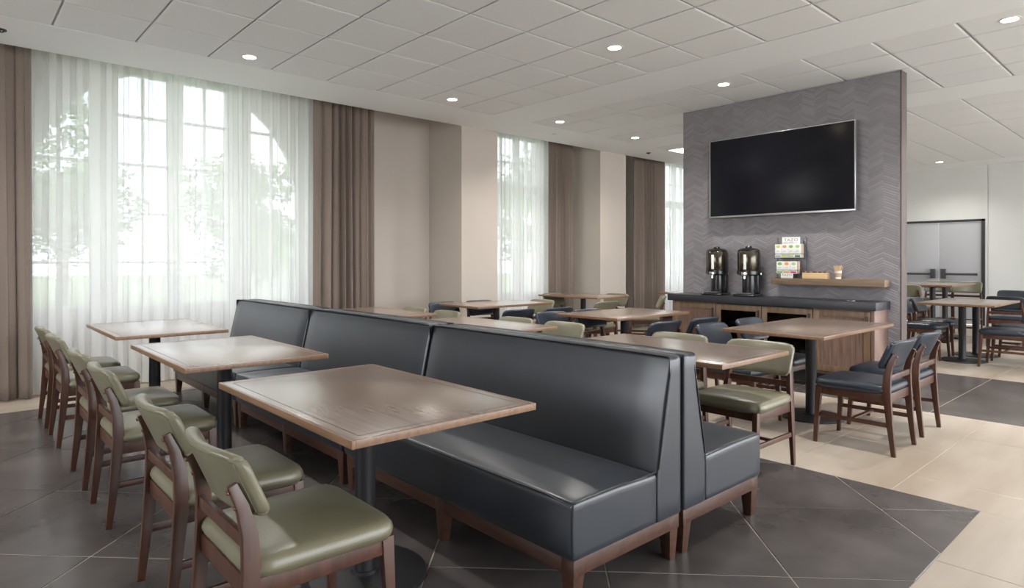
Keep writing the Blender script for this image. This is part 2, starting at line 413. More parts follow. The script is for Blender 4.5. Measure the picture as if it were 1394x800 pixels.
# far wall with the double door
DYa, DYb, DZ = 3.02, 4.58, 2.12
mb = MB().box(X1, X1 + .2, YB, 2.965, 0, ZC).box(X1 + .012, X1 + .2, 2.965, 2.98, 0, ZC).box(X1, X1 + .2, 2.98, DYa, 0, ZC)
mb.box(X1, X1 + .2, DYa, DYb, DZ, ZC).box(X1, X1 + .2, DYb, YW, 0, ZC)
struct(mb, 'wall_right', 'wall_white')
# door set
door = bpy.data.objects.new('door_1', None); COL.objects.link(door); door['kind'] = 'structure'; door.location = (X1, 3.8, 0)
MB().box(-.03, .12, DYa - 3.8, DYa - 3.8 + .055, 0, DZ).box(-.03, .12, DYb - 3.8 - .055, DYb - 3.8, 0, DZ).box(-.03, .12, DYa - 3.8, DYb - 3.8, DZ - .05, DZ).obj('door_frame', 'door_frame', door, bevel=.004)
for s in (-1, 1):
    ya, yb = (.004, .72) if s > 0 else (-.72, -.004)
    lf = MB().box(.0, .05, ya, yb, .01, DZ - .055).obj('door_leaf', 'door', door, bevel=.003)
    mbb = MB().box(-.075, -.035, *( (.12, .67) if s > 0 else (-.67, -.12)), .99, 1.035)
    mbb.box(-.035, 0, s * .64 - .02, s * .64 + .02, .985, 1.04)
    mbb.obj('push_bar', 'bar', lf, bevel=.006)
    MB().box(-.085, 0, min(s * .05, s * .13), max(s * .05, s * .13), .92, 1.12).obj('latch_case', 'bar', lf, bevel=.008)

# ---- windows
def win_arch():
    w = bpy.data.objects.new('window_1', None); COL.objects.link(w); w['kind'] = 'structure'; w.location = (2.05, YW, 0)
    r, zc = 1.42, 2.03; y0, y1 = .10, .17; n = 32; mb = MB()
    # ring of the arch and jambs
    pts = [(r + .06, .62), (r + .06, zc)] + [((r + .06) * math.cos(math.pi * k / n), zc + (r + .06) * math.sin(math.pi * k / n)) for k in range(1, n)] + [(-r - .06, zc), (-r - .06, .62)]
    inn = [(r - .03, .62), (r - .03, zc)] + [((r - .03) * math.cos(math.pi * k / n), zc + (r - .03) * math.sin(math.pi * k / n)) for k in range(1, n)] + [(-r + .03, zc), (-r + .03, .62)]
    for k in range(len(pts) - 1):
        a, b, c, d = pts[k], pts[k + 1], inn[k + 1], inn[k]
        mb.add([(p[0], y, p[1]) for y in (y0, y1) for p in (a, b, c, d)], [(0, 1, 2, 3), (7, 6, 5, 4), (3, 2, 6, 7), (0, 4, 5, 1)])
    def top(x): return zc + math.sqrt(max(0, (r - .02) ** 2 - x * x))
    for xa, xb in ((-.88, -.62), (-.13, .03), (.51, .80)):
        m_ = (xa + xb) / 2; mb.add([(x, y, z) for x, y, z in ((xa, y0 - .02, .62), (xb, y0 - .02, .62), (xb, y1 + .01, .62), (xa, y1 + .01, .62), (xa, y0 - .02, top(xa) + .03), (xb, y0 - .02, top(xb) + .03), (xb, y1 + .01, top(xb) + .03), (xa, y1 + .01, top(xa) + .03))], [(3, 2, 1, 0), (4, 5, 6, 7), (0, 1, 5, 4), (1, 2, 6, 5), (2, 3, 7, 6), (3, 0, 4, 7)])
    mb.box(-r, r, y0, y1, .62, .80)
    mb.obj('window_frame', 'frame', w)
    mu = MB()
    for x in (-1.15, -.375, .27, 1.07): mu.box(x - .014, x + .014, y0 + .01, y1 - .01, .8, top(x))
    for z in (1.27, 1.81, 2.35, 2.88):
        h = math.sqrt(max(0, r * r - max(0, z - zc) ** 2)) - .02
        mu.box(-h, h, y0 + .01, y1 - .01, z - .014, z + .014)
    # low heads of the two middle lights
    for xa, xb in ((-.62, -.13), (.03, .51)): mu.box(xa, xb, y0, y1, 3.33, 3.33 + .10)
    mu.obj('muntins', 'frame', w)
    g = MB(); P = [(-r, .8)] + [(r, .8), (r, zc)] + [(r * math.cos(math.pi * k / n), zc + r * math.sin(math.pi * k / n)) for k in range(1, n)] + [(-r, zc)]
    g.add([(x, .135, z) for x, z in P], [tuple(range(len(P)))]); g.obj('window_pane', 'glass', w)
    MB().box(-1.55, 1.55, -.05, .12, .585, .62).obj('window_sill', 'frame', w, bevel=.004)
win_arch()
mb = MB(); n = 40; ra, rb = 1.48, 1.66
pa = [(ra, .62)] + [(ra * math.cos(math.pi * k / n), 2.03 + ra * math.sin(math.pi * k / n)) for k in range(n + 1)] + [(-ra, .62)]
pb_ = [(rb, .62)] + [(rb * math.cos(math.pi * k / n), 2.03 + rb * math.sin(math.pi * k / n)) for k in range(n + 1)] + [(-rb, .62)]
for k in range(len(pa) - 1):
    q = [pa[k], pa[k + 1], pb_[k + 1], pb_[k]]
    mb.add([(2.05 + x, y, z) for y in (YW - .02, YW) for x, z in q], [(0, 1, 2, 3), (7, 6, 5, 4), (0, 4, 5, 1), (3, 2, 6, 7)])
trim(mb, 'frame')
def win_rect(name, xa, xb, mull):
    w = bpy.data.objects.new(name, None); COL.objects.link(w); w['kind'] = 'structure'; w.location = (xa, YW, 0); L = xb - xa
    mb = MB(); y0, y1 = .10, .17
    mb.box(0, .07, y0, y1, .62, 3.45).box(L - .07, L, y0, y1, .62, 3.45).box(.07, L - .07, y0, y1, .62, .75).box(.07, L - .07, y0, y1, 3.36, 3.45).box(.07, L - .07, y0 - .02, y1, 2.44, 2.59)
    for x in mull: mb.box(x - .045, x + .045, y0 - .01, y1, .75, 3.36)
    mb.obj('window_frame', 'frame', w)
    mu = MB(); xs = [0.07] + list(mull) + [L - .07]
    for a, b in zip(xs, xs[1:]): mu.box((a + b) / 2 - .012, (a + b) / 2 + .012, y0 + .01, y1 - .01, .75, 3.36)
    for z in (1.3, 1.87, 2.95): mu.box(.07, L - .07, y0 + .01, y1 - .01, z - .012, z + .012)
    mu.obj('muntins', 'frame', w)
    MB().add([(.05, .135, .7), (L - .05, .135, .7), (L - .05, .135, 3.4), (.05, .135, 3.4)], [(0, 1, 2, 3)]).obj('window_pane', 'glass', w)
    MB().box(-.08, L + .08, -.05, .12, .585, .62).obj('window_sill', 'frame', w, bevel=.004)
win_rect('window_2', 6.6, 7.9, [.74])
win_rect('window_3', 10.75, 12.75, [.66, 1.34])

# ---- partition wall with chevron covering
pw = struct(MB().box(0, .15, -1.23, 1.23, 0, ZC - .004), 'wall_partition', 'chevron'); pw.location = (7.13, 3.31, 0)
c1 = struct(MB().box(.0, .158, -1.245, -1.231, 0, ZC - .004), 'wall_end_cap', 'endcap', pw, bevel=.002)

# ---- exterior: lawn, plus unseen pale ground added for bounce light
struct(MB().box(-40, 60, YW + .6, 90, -.6, -.5), 'ground', 'lawn')
struct(MB().box(-40, 60, -60, YW + .6, -.6, -.5), 'ground_bounce', 'bounce')  # out of view, added to bounce light into the room

# ================================================================ CURTAINS
def curtain(name, label, x0, x1, y, z0, z1, folds, amp, m, cat, seed=0, flare=0., omega=.0, tilt=0, group=None, thick=0):
    rnd = random.Random(seed); nx = int(folds * 14); nz = 26; mb = MB(); vs = []; fs = []
    ph = [rnd.uniform(-.5, .5) for _ in range(int(folds) + 3)]; am = [rnd.uniform(.6, 1.15) for _ in range(int(folds) + 3)]
    def lerp(A, t): i = int(t); f = t - i; f = f * f * (3 - 2 * f); return A[i] * (1 - f) + A[i + 1] * f
    cx = (x0 + x1) / 2
    for j in range(nz + 1):
        w_ = j / nz; z = z0 + (z1 - z0) * w_
        for i in range(nx + 1):
            u = i / nx; t = u * folds
            p = 2 * math.pi * t + lerp(ph, t) * 2.2 + .35 * math.sin(3 * w_ + t)
            a = amp * lerp(am, t) * (1 - .25 * w_)
            x = x0 + (x1 - x0) * u + omega * math.sin(2 * p) * (x1 - x0) / folds
            x = cx + (x - cx) * (1 + flare * (1 - w_))
            vs.append((x - cx, a * math.sin(p) + .3 * a * math.sin(2.3 * p + 1) * (1 - w_), z))
    for j in range(nz):
        for i in range(nx): a = j * (nx + 1) + i; fs.append((a, a + 1, a + nx + 2, a + nx + 1))
    mb.add(vs, fs); o = mb.obj(name, m, smooth=True, angle=R(180)); o.location = (cx, y, 0)
    if thick:
        md = o.modifiers.new('thickness', 'SOLIDIFY'); md.thickness = thick
    return tag(o, label, cat, group)
curtain('heavy_drape', 'taupe woven drape at the far left edge beside the arched window', -.25, .61, 7.33, .015, 3.6, 6, .055, 'curtain', 'curtain', 1, .04, .08, thick=.004)
curtain('heavy_drape', 'taupe woven drape between the arched window and the bare beige wall', 3.41, 4.24, 7.33, .015, 3.6, 8, .055, 'curtain', 'curtain', 2, .03, .08, thick=.004)
curtain('heavy_drape', 'taupe woven drape between the two square pillars', 7.52, 8.09, 7.33, .015, 3.6, 6, .05, 'curtain', 'curtain', 3, .02, .08, thick=.004)
curtain('heavy_drape', 'taupe woven drape farthest back, just left of the grey partition wall', 9.83, 10.80, 7.33, .015, 3.6, 9, .055, 'curtain', 'curtain', 4, .02, .08, thick=.004)
curtain('sheer_curtain', 'white sheer curtain across the wide arched window', .52, 3.46, 7.42, .02, 3.6, 26, .032, 'sheer', 'curtain', 5, 0, .10)
curtain('sheer_curtain', 'white sheer curtain right of the nearer pillar over the narrow window', 6.15, 7.60, 7.42, .02, 3.6, 15, .03, 'sheer', 'curtain', 6, 0, .10)
curtain('sheer_curtain', 'white sheer curtain farthest back, partly hidden by the partition wall', 10.72, 12.9, 7.42, .02, 3.6, 20, .03, 'sheer', 'curtain', 7, 0, .10)

# ================================================================ TABLES
def make_table(L, W, cols=(0,), h=.75, name='dining_table'):
    """long side along local y"""
    t = thing(name, '', 'table')
    hx, hy, e = W / 2, L / 2, .012
    MB().rbox((0, 0, h - .0125), (W - 2 * e, L - 2 * e, .023), .002, 2).obj('table_top', 'top', t, smooth=True)
    mb = MB()
    for x0, x1, y0, y1 in ((-hx, -hx + e, -hy, hy), (hx - e, hx, -hy, hy), (-hx + e, hx - e, -hy, -hy + e), (-hx + e, hx - e, hy - e, hy)):
        mb.box(x0, x1, y0, y1, h - .026, h - .0005)
    mb.box(-hx + e, hx - e, -hy + e, hy - e, h - .0255, h - .0245)
    mb.obj('edge_band', 'edge', t, bevel=.0015)
    # thin inlay line round the veneer
    mb = MB(); q = .045
    for x0, x1, y0, y1 in ((-hx + q, -hx + q + .003, -hy + q, hy - q), (hx - q - .003, hx - q, -hy + q, hy - q), (-hx + q, hx - q, -hy + q, -hy + q + .003), (-hx + q, hx - q, hy - q - .003, hy - q)):
        mb.box(x0, x1, y0, y1, h - .002, h - .0006)
    mb.obj('inlay', mat_inlay, t)
    for c in cols:
        MB().lathe([(.042, .012), (.042, h - .055), (.044, h - .05)], (0, c, 0), 24).obj('column', 'black_metal', t, smooth=True)
        MB().lathe([(.252, 0), (.255, .006), (.25, .013), (.06, .020), (.05, .03)], (0, c, 0), 48).obj('base_plate', 'black_metal', t, smooth=True)
        MB().box(-.14, .14, c - .14, c + .14, h - .05, h - .042).box(-.012, .012, c - .2, c + .2, h - .045, h - .030).obj('top_bracket', 'black_metal', t, bevel=.003)
    return t
mat_inlay = mat('inlay_dark', (.10, .062, .04), .35)
tb = make_table(1.22, .77)
GT = 'walnut pedestal dining tables'
for i, (x, y, rz, lab) in enumerate([
    (1.30, 2.32, 0, 'walnut-topped pedestal table closest to the camera, before the near dark bench'),
    (1.29, 4.02, 0, 'pale-reflecting pedestal table in the middle of the left row, between bench and green chairs'),
    (1.30, 5.76, 0, 'pedestal table at the left end of the row, in front of the sheer curtain'),
    (3.40, 2.30, 0, 'walnut table directly behind the near end of the bench, with two green chairs'),
    (3.40, 4.20, 0, 'table behind the middle of the bench backs, with a white window reflection'),
    (3.40, 5.89, 0, 'table behind the far end of the bench, before the left taupe drape and beige wall'),
    (5.31, 4.08, 90, 'table with navy chairs on both sides, left of the cabinet counter'),
    (5.27, 6.07, 90, 'table in front of the nearer pillar and the narrow sheer curtain'),
    (7.51, 6.57, 0, 'distant table with green chairs in front of the farther pillar'),
    (9.75, 5.93, 90, 'far table half hidden behind the left end of the cabinet counter')]):
    if i == 0: tb.location = (x, y, 0); tb['label'] = lab; tb['group'] = GT
    else: dup(tb, (x, y, 0), R(rz), lab, GT)
tg = make_table(1.46, .78); tg.location = (5.38, 2.22, 0); tg.rotation_euler.z = R(90); tag(tg, 'brown pedestal table in front of the coffee counter with four navy chairs', 'table', GT)
tl = make_table(1.48, .82, (-.34, .36)); tl.location = (10.17, 2.16, 0); tl.rotation_euler.z = R(-90); tag(tl, 'long table on two black columns, right of the partition wall', 'table', GT)
tm = make_table(1.5, .72, (-.36, .36), .905, 'counter_height_table'); tm.location = (12.45, 3.06, 0); tm.rotation_euler.z = R(-90); tag(tm, 'taller narrow table behind the two-column table, in front of the double door', 'table')

# ================================================================ CHAIRS
def pad_back(zlo, zhi, halfw, xc, thick=.042, bow=.045, lean=.085):
    h = zhi - zlo
    def fn(u, v, w_, p):
        y = p.y; z = p.z
        # rounded outline corners in the y-z plane
        c = .045; ay, az = abs(y) - (halfw - c), abs(z) - (h / 2 - c)
        if ay > 0 and az > 0:
            l = math.hypot(ay, az); k = max(abs(ay), abs(az)) / l if l else 1
            y = math.copysign(halfw - c + ay * k, y); z = math.copysign(h / 2 - c + az * k, z)
        x = p.x + bow * (y / halfw) ** 2 - lean * (z / h + .5) * 1.0
        return Vector((x, y, z))
    mb = MB(); mb.rbox((xc, 0, (zlo + zhi) / 2), (thick, 2 * halfw, h), .018, 8, fn); return mb
def make_chair(vinyl, dz=0, name='dining_chair', thr='stitch'):
    t = thing(name, '', 'chair'); s_ = .46 + dz
    def seat_fn(u, v, w_, p):
        x, y, z = p
        if z > 0: z += .018 * (1 - u * u) * (1 - v * v)
        k = .93 + .07 * (1 - abs(w_)) if w_ < 0 else 1
        y *= 1.0 + .03 * u
        return Vector((x * k, y * k, z))
    # rounded-corner seat
    def seat2(u, v, w_, p):
        p = seat_fn(u, v, w_, p); c = .06; ax, ay = abs(p.x) - (.24 - c), abs(p.y) - (.24 - c)
        if ax > 0 and ay > 0:
            l = math.hypot(ax, ay); k = max(ax, ay) / l
            p.x = math.copysign(.24 - c + ax * k, p.x); p.y = math.copysign(.24 - c + ay * k, p.y)
        return p
    MB().rbox((.005, 0, s_ - .038), (.48, .48, .075), .030, 9, seat2).obj('seat', vinyl, t, smooth=True, angle=R(180))
    bk = pad_back(.565 + dz, .762 + dz, .228, -.215).obj('backrest', vinyl, t, smooth=True, angle=R(180))
    # seam along the rear edge of the back pad
    hw, zl, zh = .213, .58 + dz, .747 + dz; P = []
    for a, b, c_ in ((-1, -1, 0), (1, -1, 0), (1, 1, 0), (-1, 1, 0)):
        for k in range(7):
            y0, z0, y1, z1 = {(-1, -1): (-hw, zl, hw, zl), (1, -1): (hw, zl, hw, zh), (1, 1): (hw, zh, -hw, zh), (-1, 1): (-hw, zh, -hw, zl)}[(a, b)]
            f = (k + .5) / 7; y, z = y0 + (y1 - y0) * f, z0 + (z1 - z0) * f
            P.append((-.215 - .0195 + .045 * (y / .228) ** 2 - .085 * ((z - .6635 - dz) / .197 + .5), y, z))
    MB().tube(P, .0022, 4, True).obj('seam', thr, bk)
    for s in (-1, 1):
        y = s * .212
        lg = MB(); top = dz
        lg.path([(-.262, y, 0), (-.238, y, .22 + top * .6), (-.220, y, .43 + top), (-.223, y * .97, .53 + top), (-.240, y * .93, .61 + top), (-.266, y * .91, .674 + top)],
                [(.022, .028), (.026, .038), (.028, .050), (.027, .044), (.024, .034), (.022, .026)])
        l_ = lg.obj('leg', 'wood', t, bevel=.003)
        for k, (bx, bz) in enumerate(((-.276, .655), (-.257, .608))):
            MB().lathe([(.0075, 0), (.0075, .003), (.004, .006)], (0, 0, 0), 10).obj('bolt', 'bolt', l_, smooth=True).matrix_local = Matrix.Translation((bx, y * .92, bz + top)) @ Matrix.Rotation(R(-112), 4, 'Y')
        MB().path([(.236, y * 1.0, 0), (.222, y * .985, .22 + top * .5), (.212, y * .97, .402 + top)], [(.022, .026), (.028, .034), (.034, .042)]).obj('leg', 'wood', t, bevel=.003)
        MB().bar((-.215, y * .98, .375 + top), (.2, y * .97, .375 + top), (.022, .055), (.022, .055)).obj('apron', 'wood', t, bevel=.002)
        MB().bar((-.235, y, .2 + top * .5), (.222, y * .98, .2 + top * .5), (.016, .028), (.016, .028)).obj('stretcher', 'wood', t, bevel=.002)
    MB().bar((.2, -.2, .375 + top), (.2, .2, .375 + top), (.02, .055), (.02, .055), (1, 0, 0)).obj('apron', 'wood', t, bevel=.002)
    MB().bar((-.222, -.2, .375 + top), (-.222, .2, .375 + top), (.02, .06), (.02, .06), (1, 0, 0)).obj('apron', 'wood', t, bevel=.002)
    MB().bar((-.232, -.2, .512 + top), (-.232, .2, .512 + top), (.018, .038), (.018, .038), (1, 0, 0)).obj('back_rail', 'wood', t, bevel=.002)
    MB().bar((0, -.208, .2 + top * .5), (0, .208, .2 + top * .5), (.024, .016), (.024, .016), (1, 0, 0)).obj('stretcher', 'wood', t, bevel=.002)
    if dz: MB().bar((.228, -.2, .16), (.228, .2, .16), (.018, .03), (.018, .03), (1, 0, 0)).obj('foot_rail', 'wood', t, bevel=.002)
    return t
gc = make_chair('green'); nc = make_chair('navy', thr='piping'); sc = make_chair('green', .16, 'counter_stool', 'stitch')
used = set()
def put(proto, x, y, deg, lab, grp):
    if proto.name in used: return dup(proto, (x, y, 0), R(deg), lab, grp)
    used.add(proto.name); proto.location = (x, y, 0); proto.rotation_euler.z = R(deg); proto['label'] = lab; proto['group'] = grp
    return proto
gg, gn = 'olive vinyl dining chairs', 'navy vinyl dining chairs'
for x, y, a, l in [
    (.86, 1.985, 0, 'olive chair nearest the camera, front one of the left row'),
    (.86, 2.665, 0, 'second olive chair from the camera in the left row, at the closest table'),
    (.86, 3.745, 0, 'olive chair in the left row, nearer one at the middle table of that row'),
    (.86, 4.43, 0, 'olive chair in the left row, farther one at the middle table of that row'),
    (.86, 5.50, 0, 'fifth olive chair from the camera in the left row, by the curtain-side table'),
    (.86, 6.18, 0, 'olive chair at the far end of the left row, closest to the left drape'),
    (3.76, 1.98, 180, 'olive chair right behind the near end of the bench, seat and legs in full view'),
    (3.74, 2.57, 180, 'olive chair mostly hidden by the table behind the near bench, back top showing'),
    (3.73, 3.69, 180, 'pale-shining olive chair beyond the middle of the bench backs, nearer of its pair'),
    (3.73, 4.30, 180, 'olive chair farther of the pair at the table behind the middle bench'),
    (3.72, 5.36, 180, 'pale olive chair behind the far bench, right one of its pair'),
    (3.72, 5.97, 180, 'pale olive chair left of its pair behind the far bench, by the beige wall'),
    (5.83, 6.05, 180, 'olive chair at the right end of the table before the narrow window'),
    (7.42, 6.90, -90, 'olive chair at the far side of the distant table by the farther pillar'),
    (6.47, 5.50, 90, 'dark-looking olive chair, back to us, beyond the table of navy chairs'),
    (7.86, 6.38, 180, 'pale olive chair at the right side of the distant table by the farther pillar'),
    (7.95, 5.72, 128, 'olive chair seen edge-on beside the farthest drape, left of the counter')]: put(gc, x, y, a, l, gg)
for x, y, a, l in [
    (4.88, 1.66, 90, 'navy chair in full view, left of the two before the coffee counter table'),
    (5.56, 1.68, 90, 'navy chair in full view, right of the two before the coffee counter table'),
    (4.84, 2.56, -90, 'navy chair behind the coffee counter table, left one with grey shine on its back'),
    (5.53, 2.58, -90, 'navy chair behind the coffee counter table, in front of the glazed cabinet doors'),
    (4.77, 3.46, 90, 'navy chair right of the middle table column, its back toward the coffee counter table'),
    (5.38, 3.44, 90, 'navy chair in front of the leftmost cabinet door, back top just above another navy chair'),
    (4.70, 4.30, -90, 'navy chair just behind a pale olive back, by the table left of the counter'),
    (5.25, 4.27, -90, 'navy chair under the left edge of the table left of the counter'),
    (4.72, 5.30, 90, 'navy chair on the near side of the table by the nearer pillar, left one'),
    (5.24, 5.20, 90, 'navy chair on the near side of the table by the nearer pillar, right one'),
    (4.76, 6.26, -90, 'navy chair against the beige wall at the left end of the pillar-side table'),
    (5.36, 6.26, -90, 'navy chair behind the pillar-side table, seen beneath its top'),
    (8.62, 5.72, 128, 'dark chair seen edge-on at the left end of the cabinet counter'),
    (9.64, 1.67, 90, 'navy chair at the right picture edge, nearest one of the two-column table'),
    (10.32, 1.67, 90, 'navy chair at the right picture edge, second one of the two-column table'),
    (9.80, 2.58, -90, 'navy chair left of the black columns, partly behind the partition edge'),
    (10.42, 2.58, -90, 'navy chair left of the black columns, farther one with its back facing us'),
    (12.0, 2.06, 0, 'navy chair with its back to us beyond the right end of the two-column table'),
    (12.9, 1.72, 0, 'navy chair at the right picture edge, in front of two small dark chairs'),
    (13.9, 2.36, 180, 'small dark navy chair by the far wall, left of the two in the distance'),
    (14.3, 2.0, 180, 'small dark navy chair by the far wall, right of the two in the distance')]: put(nc, x, y, a, l, gn)
for x, y, a, l in [
    (11.42, 3.20, 0, 'olive counter stool just right of the partition wall, left of the tall table'),
    (13.15, 3.28, 180, 'olive counter stool behind the tall table, left of its columns'),
    (13.15, 2.88, 180, 'olive counter stool behind the tall table, right of its columns')]: put(sc, x, y, a, l, 'olive counter stools')

# ================================================================ BENCHES
def make_bench(L):
    t = thing('booth_bench', '', 'bench'); h = L / 2 - .004
    def sf(u, v, w_, p):
        x, y, z = p
        if z > 0: z += .020 * (1 - abs(u) ** 2.5) * (1 - abs(v) ** 6) - .008 * max(0, u) * 1
        if u < -.9: x -= .006 * (1 - w_ * w_)
        return Vector((x, y, z))
    MB().rbox((-.09, 0, .305), (.52, 2 * h, .220), .018, 12, sf).obj('seat_cushion', 'bench_v', t, smooth=True, angle=R(60))
    def bf(u, v, w_, p):
        x, y, z = p; zz = z + .54
        f = max(0, (zz - .40) / .48)
        if x < 0: x += .105 * f * min(1, -x / .05)
        if x < 0 and abs(w_) < 1: x -= .014 * (1 - abs(v) ** 6) * math.sin(math.pi * min(1, max(0, f)))
        if z > 0 and w_ > .98: z += .004 * (1 - abs(v) ** 8)
        return Vector((x, y, z))
    mb = MB(); mb.rbox((.258, 0, .538), (.180, 2 * h, .686), .016, 12, bf)
    bk = mb.obj('backrest', 'bench_v', t, smooth=True, angle=R(60))
    # piping on the back: loop near front face outline
    zt, zb = .872, .42
    def fx(z): return .258 - .09 + .105 * max(0, (z - .40) / .48) + .006
    P = [(fx(zb), -h - .0005, zb), (fx(.6), -h - .0005, .6), (fx(.8), -h - .0005, .8), (fx(zt) - .0013, -h + .006, .874)]
    P += [(fx(zt) - .0013, -h + 2 * h * k / 10, .8768) for k in range(1, 10)]
    P += [(x, -y, z) for x, y, z in reversed(P[:4])]
    MB().tube(P, .0036, 6).obj('piping', 'piping', bk)
    st = [c for c in COL.objects if c.parent == t and c.name.startswith('seat_cushion')][0]
    P = [(.16, -h + .002, .416), (-.2, -h + .002, .414), (-.335, -h + .004, .408), (-.352, -h + .016, .402)]
    P += [(-.3452, -h + 2 * h * k / 12, .4100) for k in range(1, 12)] + [(x, -y, z) for x, y, z in reversed(P)]
    MB().tube(P, .0026, 5).obj('piping', 'piping', st)
    fr = MB().box(-.335, -.312, -h + .01, h - .01, .135, .197).box(.318, .341, -h + .01, h - .01, .135, .197)
    fr.box(-.312, .318, -h + .01, -h + .033, .135, .197).box(-.312, .318, h - .033, h - .01, .135, .197)
    fr.obj('base_frame', 'wood_bench', t, bevel=.002)
    for x, y in [(-.305, -h + .042), (-.305, h - .042), (-.305, -.03), (.305, -h + .042), (.305, h - .042), (.305, -.03)]:
        a = math.copysign(.012, x); b = 0 if abs(y) < .1 else math.copysign(.0, y)
        MB().path([(x + a * .4, y + b, 0), (x, y, .15), (x, y, .196)], [(.040, .040), (.064, .062), (.064, .062)]).obj('leg', 'wood_bench', t, bevel=.003)
    return t
bn = make_bench(1.75)
bl = [(2.05, 2.405, 0, 'dark slate-blue booth bench nearest the camera, seat facing the closest table'),
      (2.05, 4.175, 0, 'middle slate-blue booth bench of the left-facing run'),
      (2.05, 5.945, 0, 'slate-blue booth bench at the window end of the left-facing run'),
      (2.765, 2.405, 180, 'slate-blue booth bench facing right, its short end and seat corner beside the olive chair'),
      (2.765, 4.175, 180, 'middle slate-blue booth bench of the right-facing run, only the back top showing'),
      (2.765, 5.945, 180, 'slate-blue booth bench facing right at the window end, only the back top showing')]
for i, (x, y, a, l) in enumerate(bl):
    if i == 0: bn.location = (x, y, 0); bn['label'] = l; bn['group'] = 'back-to-back booth benches'
    else: dup(bn, (x, y, 0), R(a), l, 'back-to-back booth benches')

# ================================================================ COUNTER WALL
XC = 6.75; CY0, CY1 = 2.20, 4.47
cabs = [(3.87, 4.42, 'wood', 'cabinet unit with a wood panel door at the left end of the counter'),
        (3.32, 3.87, 'glass', 'cabinet unit with a glazed door and dark shelves, left of the two'),
        (2.77, 3.32, 'glass', 'cabinet unit with a glazed door and dark shelves, right of the two'),
        (2.22, 2.77, 'wood', 'cabinet unit with a wood panel door at the right end of the counter')]
for ya, yb, kind, lab in cabs:
    c = thing('base_cabinet', lab, 'cabinet', (XC, (ya + yb) / 2, 0), 0, 'cabinets under the worktop'); hw = (yb - ya) / 2 - .001
    mb = MB().box(.022, .372, -hw, -hw + .018, .13, .80).box(.022, .372, hw - .018, hw, .13, .80).box(.022, .372, -hw + .018, hw - .018, .13, .15).box(.022, .372, -hw + .018, hw - .018, .782, .80)
    mb.box(.355, .372, -hw + .018, hw - .018, .15, .782)
    mb.obj('carcass', 'cab' if kind == 'wood' else 'cab_dark', c)
    MB().box(.07, .34, -hw, hw, 0, .13).obj('toe_kick', 'cab_dark', c)
    e = .062
    d = MB().box(0, .021, -hw + .003, -hw + e, .16, .785).box(0, .021, hw - e, hw - .003, .16, .785).box(0, .021, -hw + e, hw - e, .785 - e, .785).box(0, .021, -hw + e, hw - e, .16, .16 + e)
    dd = d.obj('door', 'cab', c, bevel=.0015)
    if kind == 'wood': MB().box(.010, .019, -hw + e, hw - e, .16 + e, .785 - e).obj('door_panel', 'cab_panel', dd)
    else:
        MB().box(.012, .015, -hw + e, hw - e, .16 + e, .785 - e).obj('door_glass', 'glass', dd)
        for z in (.36, .55): MB().box(.05, .35, -hw + .018, hw - .018, z, z + .018).obj('shelf', 'cab', c)
    MB().box(-.028, -.006, -hw + .022, -hw + .036, .60, .74).box(-.006, 0, -hw + .024, -hw + .034, .61, .625).box(-.006, 0, -hw + .024, -hw + .034, .715, .73).obj('handle', 'black_metal', dd, bevel=.002)
tag(MB().box(XC, 7.128, 2.186, 2.219, .0, .80).obj('cabinet_end_panel', 'cab_panel', bevel=.002), 'walnut end panel closing the right side of the counter', 'panel')
tag(MB().box(XC, 7.128, 4.421, 4.45, .0, .80).obj('cabinet_end_panel', 'cab_panel', bevel=.002), 'walnut end panel closing the left side of the counter', 'panel')
tag(MB().box(XC - .035, 7.128, 2.165, 4.50, .802, .882).obj('worktop', 'counter', bevel=.003), 'thick charcoal worktop along the grey chevron wall', 'worktop')
# grommet ring
tag(MB().lathe([(.045, 0), (.045, .004), (.052, .006), (.055, .003), (.055, 0)], (0, 0, 0), 28).obj('worktop_ring', 'chrome', smooth=True), 'small silver ring set in the right part of the charcoal worktop', 'ring').location = (6.90, 2.46, .883)

# coffee dispensers
def make_disp():
    t = thing('coffee_dispenser', '', 'coffee dispenser')
    # faces -x
    MB().lathe([(.112, .27), (.122, .285), (.124, .50), (.116, .515), (.10, .525)], (0, 0, 0), 36).obj('canister', 'smoke_steel', t, smooth=True)
    ld = MB().lathe([(.118, .51), (.120, .525), (.095, .545), (.06, .550), (.04, .552)], (0, 0, 0), 32).obj('lid', 'black_plastic', t, smooth=True)
    MB().lathe([(.035, .548), (.038, .56), (.03, .572), (.012, .575)], (0, 0, 0), 20).obj('lid_knob', 'black_plastic', ld, smooth=True)
    MB().rbox((.085, 0, .27), (.09, .20, .50), .03, 3).obj('back_housing', 'black_plastic', t, smooth=True)
    MB().lathe([(.10, .235), (.128, .25), (.128, .285), (.11, .29)], (0, 0, 0), 36).obj('collar', 'black_plastic', t, smooth=True)
    MB().lathe([(.078, .03), (.082, .05), (.078, .24)], (.03, 0, 0), 28).obj('lower_body', 'black_plastic', t, smooth=True)
    MB().rbox((-.03, 0, .014), (.31, .24, .026), .010, 3).obj('base', 'black_plastic', t, smooth=True)
    MB().rbox((-.115, 0, .034), (.13, .16, .012), .004, 2).obj('drip_tray', 'bar', t, smooth=True)
    sp = MB().rbox((-.135, 0, .255), (.06, .06, .045), .01, 2).obj('spout', 'chrome', t, smooth=True)
    MB().tube([(-.14, 0, .235), (-.142, 0, .20)], .012, 10).obj('nozzle', 'chrome', sp, smooth=True)
    MB().rbox((-.128, 0, .39), (.012, .030, .17), .005, 2).obj('sight_gauge', 'white_card', t, smooth=True)
    for s in (-1, 1): MB().lathe([(.012, -.01), (.012, .01)], (.06, s * .115, .255), 12).obj('side_pin', 'chrome', t, smooth=True)
    return t
